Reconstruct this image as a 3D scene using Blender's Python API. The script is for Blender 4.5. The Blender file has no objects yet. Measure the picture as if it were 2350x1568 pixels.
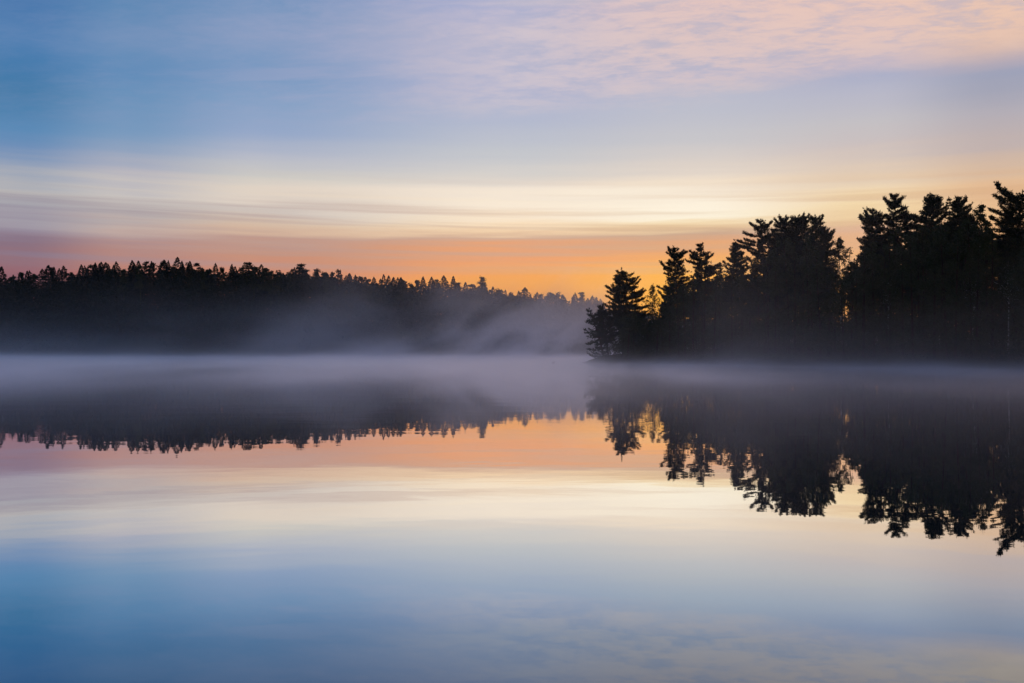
import bpy, math, random
import numpy as np

C = bpy.context.scene.collection
SC = bpy.context.scene
R = math.radians
PI = math.pi

# ------------------------------------------------------------------ camera
CAM_H = 1.7
F = 2284.7            # focal length in the px units the layout was measured in (width 2350)
CX, HY = 1175.0, 809.0  # picture centre column, horizon row
cam_d = bpy.data.cameras.new('camera')
cam_d.lens = 35.0
cam_d.sensor_width = 36.0
cam_d.sensor_fit = 'HORIZONTAL'
cam_d.clip_start = 0.1
cam_d.clip_end = 6000
cam = bpy.data.objects.new('camera', cam_d)
cam.location = (0, 0, CAM_H)
cam.rotation_euler = (R(90.0 + 0.627), 0, 0)
C.objects.link(cam)
SC.camera = cam

SC.view_settings.view_transform = 'Standard'
SC.view_settings.look = 'None'
SC.view_settings.exposure = 0.0
SC.view_settings.gamma = 1.0
SC.view_settings.use_curve_mapping = False
SC.cycles.use_denoising = True
SC.cycles.volume_bounces = 2
SC.cycles.max_bounces = 6
SC.cycles.diffuse_bounces = 2
SC.cycles.glossy_bounces = 2
SC.cycles.transparent_max_bounces = 4
SC.cycles.volume_max_steps = 512
SC.cycles.use_light_tree = False

SUN_AZ, SUN_EL = R(9.0), R(0.25)    # azimuth measured from +Y towards +X


def lin(c):
    o = []
    for v in c[:3]:
        v = v / 255.0
        o.append(v / 12.92 if v <= 0.04045 else ((v + 0.055) / 1.055) ** 2.4)
    return (o[0], o[1], o[2], 1.0)


class NT:
    """tiny helper for node trees"""
    def __init__(self, tree):
        self.t = tree
        self.n = tree.nodes
        self.l = tree.links

    def node(self, typ, **kw):
        nd = self.n.new(typ)
        for k, v in kw.items():
            setattr(nd, k, v)
        return nd

    def put(self, sock, v):
        if hasattr(v, 'is_output'):
            self.l.new(v, sock)
        else:
            sock.default_value = v

    def math(self, op, a, b=None, c=None, clamp=False):
        nd = self.node('ShaderNodeMath', operation=op, use_clamp=clamp)
        self.put(nd.inputs[0], a)
        if b is not None:
            self.put(nd.inputs[1], b)
        if c is not None:
            self.put(nd.inputs[2], c)
        return nd.outputs[0]

    def maprange(self, v, a, b, c=0.0, d=1.0, smooth=True):
        nd = self.node('ShaderNodeMapRange')
        nd.interpolation_type = 'SMOOTHSTEP' if smooth else 'LINEAR'
        nd.clamp = True
        self.put(nd.inputs['Value'], v)
        for k, x in zip(('From Min', 'From Max', 'To Min', 'To Max'), (a, b, c, d)):
            self.put(nd.inputs[k], x)
        return nd.outputs['Result']

    def xyz(self, x, y, z):
        nd = self.node('ShaderNodeCombineXYZ')
        for i, v in enumerate((x, y, z)):
            self.put(nd.inputs[i], v)
        return nd.outputs[0]

    def sep(self, v):
        nd = self.node('ShaderNodeSeparateXYZ')
        self.l.new(v, nd.inputs[0])
        return nd.outputs

    def noise(self, vec, scale, detail=4, rough=0.5, dist=0.0):
        nd = self.node('ShaderNodeTexNoise')
        nd.noise_dimensions = '3D'
        self.l.new(vec, nd.inputs['Vector'])
        nd.inputs['Scale'].default_value = scale
        nd.inputs['Detail'].default_value = detail
        nd.inputs['Roughness'].default_value = rough
        nd.inputs['Distortion'].default_value = dist
        return nd.outputs[0]

    def mix(self, f, a, b):
        nd = self.node('ShaderNodeMix', data_type='RGBA', clamp_factor=True)
        self.put(nd.inputs[0], f)
        self.put(nd.inputs[6], a)
        self.put(nd.inputs[7], b)
        return nd.outputs[2]

    def ramp(self, f, stops, interp='LINEAR'):
        nd = self.node('ShaderNodeValToRGB')
        nd.color_ramp.interpolation = interp
        e = nd.color_ramp.elements
        while len(e) > 1:
            e.remove(e[-1])
        stops = sorted(stops)
        e[0].position = stops[0][0]
        e[0].color = stops[0][1]
        for p, c in stops[1:]:
            x = e.new(p)
            x.color = c
        self.put(nd.inputs[0], f)
        return nd.outputs[0]


# ------------------------------------------------------------------ sky
SKY = {   # picture column: [(row, sRGB)] read off the dawn sky, used as (azimuth, elevation)
    50: [(-260, (60, 100, 158)), (0, (74, 120, 172)), (90, (78, 126, 176)), (160, (68, 122, 170)), (215, (72, 124, 168)),
         (290, (92, 138, 182)), (350, (114, 144, 184)), (385, (146, 160, 184)), (412, (172, 174, 182)), (435, (184, 180, 180)),
         (465, (166, 164, 172)), (495, (160, 152, 164)), (525, (150, 136, 150)), (565, (136, 114, 130)), (595, (146, 112, 122)),
         (625, (150, 104, 112)), (809, (110, 74, 84))],
    290: [(-260, (72, 110, 166)), (0, (94, 136, 180)), (90, (106, 142, 184)), (160, (98, 140, 184)), (230, (106, 146, 186)),
          (300, (122, 154, 190)), (355, (148, 164, 190)), (395, (178, 178, 190)), (430, (202, 195, 190)), (462, (190, 182, 180)),
          (490, (182, 174, 174)), (515, (194, 172, 164)), (545, (182, 154, 150)), (580, (178, 138, 132)), (610, (186, 130, 116)),
          (640, (190, 122, 108)), (809, (150, 92, 78))],
    600: [(-260, (84, 120, 176)), (0, (114, 147, 188)), (80, (132, 155, 192)), (160, (120, 152, 192)), (230, (132, 160, 196)),
          (300, (150, 168, 200)), (360, (182, 186, 200)), (405, (206, 202, 196)), (438, (226, 212, 198)), (470, (206, 194, 186)),
          (500, (212, 188, 168)), (520, (214, 182, 158)), (552, (190, 154, 142)), (580, (198, 146, 124)), (605, (206, 140, 114)),
          (640, (218, 140, 104)), (809, (190, 110, 70))],
    1175: [(-260, (120, 140, 190)), (0, (166, 172, 208)), (70, (184, 182, 206)), (200, (176, 180, 208)), (280, (180, 186, 206)),
           (350, (196, 198, 204)), (400, (216, 210, 204)), (440, (242, 228, 212)), (475, (252, 236, 214)), (510, (250, 224, 190)),
           (528, (242, 208, 170)), (552, (210, 172, 148)), (572, (226, 166, 128)), (590, (238, 164, 114)), (620, (252, 168, 94)),
           (655, (254, 172, 80)), (809, (246, 150, 60))],
    1600: [(-260, (190, 176, 192)), (0, (222, 192, 190)), (90, (206, 188, 194)), (170, (186, 184, 204)), (240, (188, 190, 204)),
           (320, (200, 198, 202)), (380, (222, 210, 200)), (425, (244, 228, 208)), (465, (255, 243, 222)), (492, (255, 244, 220)),
           (508, (246, 222, 182)), (525, (238, 206, 164)), (545, (204, 170, 144)), (565, (222, 168, 130)), (595, (242, 172, 110)),
           (630, (255, 184, 92)), (680, (255, 182, 70)), (809, (250, 160, 52))],
    2000: [(-260, (196, 174, 180)), (0, (230, 194, 184)), (80, (214, 188, 190)), (140, (192, 182, 198)), (170, (172, 176, 200)),
           (210, (184, 184, 200)), (280, (196, 192, 196)), (340, (204, 192, 190)), (390, (226, 204, 182)), (430, (240, 216, 182)),
           (470, (244, 216, 170)), (505, (232, 196, 154)), (540, (224, 180, 150)), (600, (236, 178, 124)), (680, (246, 174, 92)),
           (809, (238, 150, 62))],
    2300: [(-260, (190, 160, 160)), (0, (232, 192, 172)), (90, (222, 188, 172)), (140, (180, 170, 182)), (168, (158, 162, 184)),
           (200, (164, 165, 182)), (260, (180, 174, 182)), (330, (194, 178, 174)), (380, (216, 186, 160)), (430, (228, 186, 146)),
           (480, (234, 190, 142)), (560, (226, 172, 122)), (680, (226, 156, 92)), (809, (214, 134, 66))],
}
VMAX = 0.8
world = bpy.data.worlds.new('World')
SC.world = world
world.use_nodes = True
W = NT(world.node_tree)
W.n.clear()
tc = W.node('ShaderNodeTexCoord')
dx, dy, dz = W.sep(tc.outputs['Generated'])
hor = W.math('SQRT', W.math('ADD', W.math('MULTIPLY', dx, dx), W.math('MULTIPLY', dy, dy)))
hor = W.math('MAXIMUM', hor, 0.001)
v_raw = W.math('DIVIDE', dz, hor)                 # tan(elevation)
az = W.math('ARCTAN2', dx, dy)                    # 0 = +Y, + to the right
# long thin stratus streaks: the elevation at which a colour is looked up wanders along the horizon
sv = W.xyz(W.math('MULTIPLY', az, 2.2), W.math('ADD', W.math('MULTIPLY', v_raw, 34.0), W.math('MULTIPLY', az, -0.9)), 3.1)
st = W.noise(sv, 1.0, 5, 0.55)
sv2 = W.xyz(W.math('MULTIPLY', az, 3.0), W.math('ADD', W.math('MULTIPLY', v_raw, 105.0), W.math('MULTIPLY', az, 2.0)), 7.7)
st2 = W.noise(sv2, 1.0, 3, 0.5)
low = W.maprange(v_raw, 0.23, 0.12)
wob = W.math('ADD', W.math('MULTIPLY', W.math('SUBTRACT', st, 0.5), 0.055), W.math('MULTIPLY', W.math('SUBTRACT', st2, 0.5), 0.026))
v = W.math('ADD', v_raw, W.math('MULTIPLY', wob, W.math('ADD', W.math('MULTIPLY', low, 0.75), 0.25)))
fac = W.math('DIVIDE', v, VMAX, clamp=True)
OVERHEAD = lin((128, 180, 254))
cols = []
for px, stops in SKY.items():
    a = math.atan((px - CX) / F)
    s = [(max(0.0, (HY - y) / F * math.cos(a)) / VMAX, lin(c)) for y, c in stops]
    s.append((1.0, OVERHEAD))
    cols.append((a, W.ramp(fac, s)))
col = cols[0][1]
for (a0, _), (a1, c1) in zip(cols, cols[1:]):
    col = W.mix(W.maprange(az, a0, a1), col, c1)
# a few thinner, darker streaks of stratus across the pale band
sv3 = W.xyz(W.math('MULTIPLY', az, 1.5), W.math('ADD', W.math('MULTIPLY', v_raw, 78.0), W.math('MULTIPLY', az, 1.2)), 12.3)
st3 = W.noise(sv3, 1.0, 4, 0.55, 0.2)
band = W.math('MULTIPLY', W.maprange(v_raw, 0.070, 0.112), W.maprange(v_raw, 0.185, 0.135))
stk = W.math('MULTIPLY', W.maprange(st3, 0.48, 0.66), W.math('MULTIPLY', W.maprange(v_raw, 0.055, 0.10), W.maprange(v_raw, 0.185, 0.135)))
col = W.mix(W.math('MULTIPLY', stk, 0.50), col, W.ramp(W.maprange(az, -0.45, 0.45, smooth=False), [(0.0, lin((140, 128, 148))), (0.4, lin((196, 164, 150))), (0.65, lin((214, 180, 146))), (1.0, lin((214, 170, 132)))]))
lit = W.math('MULTIPLY', W.maprange(st3, 0.46, 0.32), W.math('MULTIPLY', band, W.maprange(v_raw, 0.105, 0.145)))
col = W.mix(W.math('MULTIPLY', lit, 0.30), col, W.ramp(W.maprange(az, -0.45, 0.45, smooth=False), [(0.0, lin((196, 186, 180))), (0.4, lin((250, 226, 194))), (0.65, lin((255, 238, 204))), (1.0, lin((240, 208, 164)))]))
# high cirrus, on a plane overhead so that it shrinks towards the horizon
zz = W.math('ADD', W.math('MAXIMUM', dz, 0.0), 0.05)
cu = W.math('DIVIDE', dx, zz)
cv = W.math('DIVIDE', dy, zz)
cu2 = W.math('ADD', W.math('MULTIPLY', cu, 0.99), W.math('MULTIPLY', cv, -0.13))
cv2 = W.math('ADD', W.math('MULTIPLY', cv, 0.99), W.math('MULTIPLY', cu, 0.13))
big = W.noise(W.xyz(W.math('MULTIPLY', cu2, 0.5), W.math('MULTIPLY', cv2, 1.1), 1.3), 1.0, 3, 0.5, 0.4)
fine = W.noise(W.xyz(W.math('MULTIPLY', cu2, 3.6), W.math('MULTIPLY', cv2, 5.6), 4.4), 1.0, 10, 0.68, 0.35)
fib = W.noise(W.xyz(W.math('MULTIPLY', cu2, 11.0), W.math('MULTIPLY', cv2, 18.0), 9.4), 1.0, 6, 0.65, 0.4)
cl = W.math('ADD', W.math('MULTIPLY', big, 0.38), W.math('ADD', W.math('MULTIPLY', fine, 0.36), W.math('MULTIPLY', fib, 0.26)))
cl = W.maprange(cl, 0.38, 0.66)
longs = W.noise(W.xyz(W.math('MULTIPLY', cu2, 0.8), W.math('MULTIPLY', cv2, 3.4), 6.6), 1.0, 7, 0.62, 0.5)
cl = W.math('MAXIMUM', cl, W.math('MULTIPLY', W.maprange(longs, 0.50, 0.68), 0.9))
edge = W.math('ADD', v_raw, W.math('ADD', W.math('MULTIPLY', az, -0.075), W.math('MULTIPLY', W.math('SUBTRACT', fine, 0.5), 0.05)))
cmask = W.math('MULTIPLY', W.maprange(edge, 0.228, 0.272), W.maprange(az, -0.42, 0.12, 0.45, 0.95))
ccol = W.ramp(W.maprange(az, -0.45, 0.45, smooth=False),
              [(0.0, lin((128, 148, 188))), (0.3, lin((178, 176, 202))), (0.5, lin((224, 206, 204))), (0.7, lin((234, 204, 194))), (1.0, lin((238, 204, 184)))])
col = W.mix(W.math('MULTIPLY', cl, W.math('MULTIPLY', cmask, 0.66)), col, ccol)
# blue gaps between the wisps
gap = W.math('MULTIPLY', W.maprange(W.math('ADD', W.math('MULTIPLY', fine, 0.6), W.math('MULTIPLY', fib, 0.4)), 0.54, 0.38), W.math('MULTIPLY', W.math('MULTIPLY', cmask, W.maprange(az, -0.25, 0.15)), 0.5))
col = W.mix(gap, col, lin((166, 174, 200)))
# the rest of the dome, behind and beside the viewer: a Nishita dawn sky
sky = W.node('ShaderNodeTexSky', sky_type='NISHITA')
sky.sun_disc = False
sky.sun_elevation = SUN_EL
sky.sun_rotation = SUN_AZ
sky.dust_density = 1.5
skyc = W.node('ShaderNodeVectorMath', operation='MULTIPLY')
W.l.new(sky.outputs[0], skyc.inputs[0])
skyc.inputs[1].default_value = (0.17, 0.21, 0.30)
away = W.maprange(W.math('ABSOLUTE', az), 0.60, 1.25)
col = W.mix(away, col, skyc.outputs[0])
bg = W.node('ShaderNodeBackground')
W.l.new(col, bg.inputs[0])
bg.inputs[1].default_value = 1.0
wo = W.node('ShaderNodeOutputWorld')
W.l.new(bg.outputs[0], wo.inputs[0])

# the sun itself, still behind the far trees: a weak warm rim light
sun_d = bpy.data.lights.new('sun', 'SUN')
sun_d.energy = 0.2
sun_d.angle = R(3.0)
sun_d.color = (1.0, 0.66, 0.36)
sun = bpy.data.objects.new('sun', sun_d)
sun.rotation_euler = (R(90) - SUN_EL, 0, PI - SUN_AZ)
C.objects.link(sun)


# ------------------------------------------------------------------ helpers
def wx(px, Y):
    return (px - CX) / F * Y


def wz(py, Y):
    return CAM_H + (HY - py) / F * Y


def tag(o, label=None, cat=None, group=None, kind=None):
    for k, val in (('label', label), ('category', cat), ('group', group), ('kind', kind)):
        if val:
            o[k] = val
    return o


class Geo:
    """collects triangles; links them as one mesh"""
    def __init__(self):
        self.v, self.f, self.n = [], [], 0

    def add(self, v, f):
        v = np.asarray(v, dtype=np.float64).reshape(-1, 3)
        f = np.asarray(f, dtype=np.int64).reshape(-1, 3)
        self.v.append(v)
        self.f.append(f + self.n)
        self.n += len(v)

    def mesh(self, name, mat, smooth=False):
        v = np.concatenate(self.v) if self.v else np.zeros((0, 3))
        f = np.concatenate(self.f) if self.f else np.zeros((0, 3), int)
        me = bpy.data.meshes.new(name)
        me.vertices.add(len(v))
        me.vertices.foreach_set('co', v.astype(np.float32).ravel())
        me.loops.add(len(f) * 3)
        me.loops.foreach_set('vertex_index', f.astype(np.int32).ravel())
        me.polygons.add(len(f))
        me.polygons.foreach_set('loop_start', np.arange(0, len(f) * 3, 3, dtype=np.int32))
        me.polygons.foreach_set('loop_total', np.full(len(f), 3, dtype=np.int32))
        if smooth:
            me.polygons.foreach_set('use_smooth', np.ones(len(f), dtype=bool))
        for m in (mat if isinstance(mat, (list, tuple)) else [mat]):
            me.materials.append(m)
        me.update(calc_edges=True)
        return me

    def build(self, name, mat, parent=None, smooth=False):
        o = bpy.data.objects.new(name, self.mesh(name, mat, smooth))
        C.objects.link(o)
        if parent:
            o.parent = parent
        return o

    def tube(self, pts, rad, sides=6):
        pts = np.asarray(pts, float)
        rad = np.asarray(rad, float)
        n = len(pts)
        tan = np.gradient(pts, axis=0)
        tan /= np.linalg.norm(tan, axis=1)[:, None] + 1e-9
        ref = np.where(np.abs(tan[:, 2:3]) > 0.9, np.array([[1.0, 0, 0]]), np.array([[0, 0, 1.0]]))
        u = np.cross(tan, ref)
        u /= np.linalg.norm(u, axis=1)[:, None] + 1e-9
        w = np.cross(tan, u)
        a = np.linspace(0, 2 * PI, sides, endpoint=False)
        ring = pts[:, None, :] + rad[:, None, None] * (np.cos(a)[None, :, None] * u[:, None, :] + np.sin(a)[None, :, None] * w[:, None, :])
        f = []
        for i in range(n - 1):
            for k in range(sides):
                a0, a1 = i * sides + k, i * sides + (k + 1) % sides
                b0, b1 = a0 + sides, a1 + sides
                f += [(a0, a1, b1), (a0, b1, b0)]
        self.add(ring.reshape(-1, 3), f)

    def blades(self, c, d, length, width, rng):
        """needle bunches / leaves: one thin pointed triangle each"""
        c = np.asarray(c, float)
        d = np.asarray(d, float)
        n = len(c)
        if n == 0:
            return
        d = d / (np.linalg.norm(d, axis=1)[:, None] + 1e-9)
        s = np.cross(d, rng.normal(size=(n, 3)))
        s /= np.linalg.norm(s, axis=1)[:, None] + 1e-9
        L = np.broadcast_to(length, (n,))[:, None]
        Wd = np.broadcast_to(width, (n,))[:, None]
        a = c - s * Wd * 0.5
        b = c + s * Wd * 0.5
        t = c + d * L
        vv = np.stack([a, b, t], axis=1).reshape(-1, 3)
        self.add(vv, np.arange(3 * n).reshape(-1, 3))

    def leaves(self, c, size, rng, flat=0.0):
        """leaf-sized diamonds, random attitude"""
        c = np.asarray(c, float)
        n = len(c)
        if n == 0:
            return
        d = rng.normal(size=(n, 3))
        d[:, 2] *= (1 - flat)
        d /= np.linalg.norm(d, axis=1)[:, None] + 1e-9
        s = np.cross(d, rng.normal(size=(n, 3)))
        s /= np.linalg.norm(s, axis=1)[:, None] + 1e-9
        S = (np.broadcast_to(size, (n,)) * rng.uniform(0.6, 1.3, n))[:, None]
        v = np.stack([c - d * S * .5, c + s * S * .32, c + d * S * .5, c - s * S * .32], axis=1).reshape(-1, 3)
        k = np.arange(n)[:, None] * 4
        self.add(v, np.concatenate([k + np.array([[0, 1, 2]]), k + np.array([[0, 2, 3]])]))


# ------------------------------------------------------------------ materials
def leaf_mat(name, c0, c1, scale=0.35):
    m = bpy.data.materials.new(name)
    m.use_nodes = True
    t = NT(m.node_tree)
    p = m.node_tree.nodes['Principled BSDF']
    co = t.node('ShaderNodeTexCoord')
    n1 = t.noise(co.outputs['Object'], scale, 3, 0.6)
    oi = t.node('ShaderNodeObjectInfo')
    f = t.math('ADD', t.math('MULTIPLY', n1, 1.0), t.math('MULTIPLY', t.math('SUBTRACT', oi.outputs['Random'], 0.5), 0.3))
    t.l.new(t.mix(t.maprange(f, 0.3, 0.7), c0, c1), p.inputs['Base Color'])
    p.inputs['Roughness'].default_value = 0.75
    p.inputs['Specular IOR Level'].default_value = 0.15
    return m


def bark_mat(name, c0, c1, scale=3.0, stretch=0.25, rough=0.9):
    m = bpy.data.materials.new(name)
    m.use_nodes = True
    t = NT(m.node_tree)
    p = m.node_tree.nodes['Principled BSDF']
    co = t.node('ShaderNodeTexCoord')
    x, y, z = t.sep(co.outputs['Object'])
    n1 = t.noise(t.xyz(x, y, t.math('MULTIPLY', z, stretch)), scale, 5, 0.65)
    t.l.new(t.mix(t.maprange(n1, 0.38, 0.62), c0, c1), p.inputs['Base Color'])
    p.inputs['Roughness'].default_value = rough
    p.inputs['Specular IOR Level'].default_value = 0.1
    return m


M_PINE = leaf_mat('pine_needles', (0.022, 0.034, 0.018, 1), (0.040, 0.055, 0.026, 1))
M_SPRUCE = leaf_mat('spruce_needles', (0.016, 0.028, 0.018, 1), (0.030, 0.044, 0.024, 1))
M_LEAF = leaf_mat('broad_leaves', (0.034, 0.050, 0.018, 1), (0.060, 0.072, 0.026, 1))
M_BARK = bark_mat('pine_bark', (0.030, 0.020, 0.014, 1), (0.075, 0.046, 0.030, 1))
M_BIRCH = bark_mat('birch_bark', (0.06, 0.055, 0.05, 1), (0.50, 0.49, 0.46, 1), 2.2, 2.4, 0.7)


def ground_mat():
    m = bpy.data.materials.new('forest_floor')
    m.use_nodes = True
    t = NT(m.node_tree)
    p = m.node_tree.nodes['Principled BSDF']
    co = t.node('ShaderNodeTexCoord')
    n1 = t.noise(co.outputs['Object'], 0.35, 6, 0.6)
    n2 = t.noise(co.outputs['Object'], 3.0, 4, 0.6)
    c = t.mix(t.maprange(n1, 0.35, 0.65), (0.030, 0.026, 0.016, 1), (0.036, 0.044, 0.018, 1))
    c = t.mix(t.maprange(n2, 0.45, 0.75, 0, 0.6), c, (0.07, 0.06, 0.045, 1))
    t.l.new(c, p.inputs['Base Color'])
    p.inputs['Roughness'].default_value = 1.0
    p.inputs['Specular IOR Level'].default_value = 0.0
    b = t.node('ShaderNodeBump')
    b.inputs['Strength'].default_value = 0.6
    b.inputs['Distance'].default_value = 0.2
    t.l.new(n2, b.inputs['Height'])
    t.l.new(b.outputs[0], p.inputs['Normal'])
    return m


M_GROUND = ground_mat()


def water_mat():
    m = bpy.data.materials.new('lake_water')
    m.use_nodes = True
    t = NT(m.node_tree)
    t.n.clear()
    co = t.node('ShaderNodeTexCoord')
    x, y, z = t.sep(co.outputs['Object'])
    # barely moving water: long low swell and short ripples in slow patches
    n1 = t.noise(t.xyz(t.math('MULTIPLY', x, 0.30), t.math('MULTIPLY', y, 0.55), 0.0), 1.0, 3, 0.5, 0.3)
    n2 = t.noise(t.xyz(t.math('MULTIPLY', x, 1.3), t.math('MULTIPLY', y, 3.0), 2.0), 1.0, 3, 0.5)
    patch = t.maprange(t.noise(co.outputs['Object'], 0.03, 3, 0.5), 0.40, 0.65, 0.15, 1.0)
    h = t.math('ADD', t.math('MULTIPLY', n1, 0.0028), t.math('MULTIPLY', t.math('MULTIPLY', n2, patch), 0.0011))
    b = t.node('ShaderNodeBump')
    b.inputs['Strength'].default_value = 1.0
    b.inputs['Distance'].default_value = 1.0
    t.l.new(h, b.inputs['Height'])
    g = t.node('ShaderNodeBsdfGlossy')
    g.inputs['Roughness'].default_value = 0.012
    g.inputs['Color'].default_value = (0.97, 0.97, 0.97, 1)
    t.l.new(b.outputs[0], g.inputs['Normal'])
    d = t.node('ShaderNodeBsdfDiffuse')
    d.inputs['Color'].default_value = (0.0015, 0.005, 0.008, 1)
    geo = t.node('ShaderNodeNewGeometry')
    dot = t.node('ShaderNodeVectorMath', operation='DOT_PRODUCT')
    t.l.new(geo.outputs['Incoming'], dot.inputs[0])
    t.l.new(geo.outputs['Normal'], dot.inputs[1])
    cosv = t.math('ABSOLUTE', dot.outputs['Value'])
    refl = t.ramp(cosv, [(0, (1, 1, 1, 1)), (0.10, (.98, .98, .98, 1)), (0.17, (.94, .94, .93, 1)), (0.205, (.84, .87, .86, 1)), (0.235, (.64, .74, .77, 1)),
                         (0.27, (.40, .52, .58, 1)), (0.32, (.24, .32, .39, 1)), (0.5, (.12, .2, .25, 1)), (1, (.03, .05, .06, 1))])
    t.l.new(refl, g.inputs['Color'])
    mx = t.node('ShaderNodeAddShader')
    t.l.new(d.outputs[0], mx.inputs[0])
    t.l.new(g.outputs[0], mx.inputs[1])
    o = t.node('ShaderNodeOutputMaterial')
    t.l.new(mx.outputs[0], o.inputs['Surface'])
    return m


# ------------------------------------------------------------------ ground, hill, water
def grid_obj(name, xs, ys, hfun, mat, label=None):
    X, Y = np.meshgrid(xs, ys)
    Z = hfun(X, Y)
    v = np.stack([X, Y, Z], axis=-1).reshape(-1, 3)
    nx, ny = len(xs), len(ys)
    i = (np.arange(ny - 1)[:, None] * nx + np.arange(nx - 1)[None, :]).ravel()
    f = np.concatenate([np.stack([i, i + 1, i + nx + 1], 1), np.stack([i, i + nx + 1, i + nx], 1)])
    g = Geo()
    g.add(v, f)
    o = g.build(name, mat, smooth=True)
    tag(o, label, None, None, 'structure')
    return o


def sstep(x, a, b):
    t = np.clip((x - a) / (b - a), 0, 1)
    return t * t * (3 - 2 * t)


def wav(x, y, s, seed):
    return (np.sin(x / s + seed) + np.sin(y / s * 1.3 + 2.1 * seed) + np.sin((x + y) / s * 0.71 + 3.7 * seed)) / 3.0


# skyline of the far shore (picture column -> row the trees reach), gives the hill its height
FAR_Y = 400.0
SKYL = np.array([(-900, 660), (-300, 640), (0, 640), (60, 634), (150, 622), (300, 616), (400, 610), (500, 616), (600, 618), (680, 622),
                 (760, 636), (860, 650), (940, 656), (1050, 654), (1130, 664), (1250, 680), (1380, 694), (1500, 712), (1700, 742),
                 (2000, 756), (2400, 764), (3200, 760)], float)


def sky_row(px):
    return np.interp(px, SKYL[:, 0], SKYL[:, 1])


def crest(X):
    px = CX + X / FAR_Y * F
    top = wz(sky_row(px), FAR_Y)
    return np.maximum(top - 16.5, 0.8)


def shore_y(X):
    return 366.0 + 5.0 * np.sin(X / 41.0) + 2.5 * np.sin(X / 17.0 + 1.0)


def far_h(X, Y):
    s = Y - shore_y(X)
    up = sstep(s, 4, 40) * crest(X) + np.clip(s, -3, 6) * 0.14
    return up + 0.4 * wav(X, Y, 9.0, 1.3) * sstep(s, 2, 12) - 0.02


# near headland: shoreline and height
FRONT = np.array([(11.0, 163.0), (16.0, 155.5), (22.0, 147.0), (30.8, 134.0), (41.0, 117.5), (51.2, 99.6), (62, 84), (80, 66), (120, 40)])


def front_y(X):
    return np.interp(X, FRONT[:, 0], FRONT[:, 1])


def back_y(X):
    return np.interp(X, [11.0, 14.0, 20.0, 40.0, 70.0, 120.0], [163.5, 167.0, 173.0, 182.0, 186.0, 184.0])


def head_h(X, Y):
    n = 0.86   # the front shore runs slantwise: perpendicular distance
    d1 = (Y - front_y(X)) * 0.55
    d2 = (back_y(X) - Y) * n
    d3 = (X - 10.5) * 0.9
    d = np.minimum(np.minimum(d1, d2), d3)
    z = np.where(d > 0, 0.10 * np.minimum(d, 1.5) + 2.6 * (1 - np.exp(-np.maximum(d - 0.6, 0) / 8.0)), d * 0.25)
    z = z + np.where(d > 0, 0.22 * wav(X, Y, 2.3, 0.7) * sstep(d, 0.5, 4) + 0.12 * wav(X, Y, 0.8, 2.0) * sstep(d, 0.3, 3), 0)
    return np.maximum(z, -0.9)


xs = np.concatenate([np.linspace(-900, -260, 20), np.linspace(-250, 250, 160), np.linspace(260, 900, 20)])
ys = np.concatenate([np.linspace(350, 430, 50), np.linspace(445, 2600, 14)])
grid_obj('far_shore', xs, ys, far_h, M_GROUND, 'low wooded hill rising behind the far edge of the lake')
grid_obj('headland', np.linspace(8, 125, 150), np.linspace(40, 190, 190), head_h, M_GROUND, 'low wooded point of land running out into the lake from the right')
grid_obj('ground', np.linspace(-3000, 3000, 3), np.linspace(-3000, 3000, 3), lambda X, Y: X * 0 - 1.2, M_GROUND, 'lake bed and land reaching to the horizon')
M_WATER = water_mat()
grid_obj('water', np.linspace(-900, 900, 3), np.linspace(-60, 380, 3), lambda X, Y: X * 0, M_WATER, 'still lake water mirroring the dawn sky')


# ------------------------------------------------------------------ tree builders
def trunk_line(H, lean, rng, n=9, bow=1.5, wob=0.10):
    t = np.linspace(0, 1, n)
    w = np.cumsum(rng.normal(size=(n, 2)) * wob * H / 18.0, axis=0) * np.minimum(t, 1 - t * 0.7)[:, None]
    w -= w[0]
    p = np.stack([lean[0] * t ** bow + w[:, 0], lean[1] * t ** bow + w[:, 1], H * t], axis=1)
    p[-1, :2] = (lean[0], lean[1])
    return t, p


def at_h(p, z):
    return np.array([np.interp(z, p[:, 2], p[:, 0]), np.interp(z, p[:, 2], p[:, 1]), z])


def tuft(crown, c, m, rng, k=10, L=0.26, w=0.10, spread=0.8):
    c = np.repeat(np.asarray(c, float), k, axis=0)
    m = np.repeat(np.asarray(m, float), k, axis=0)
    d = m + rng.normal(size=m.shape) * spread
    n = len(c)
    crown.blades(c + rng.normal(size=c.shape) * 0.05, d, L * rng.uniform(0.6, 1.25, n), w * rng.uniform(0.7, 1.3, n), rng)


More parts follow.
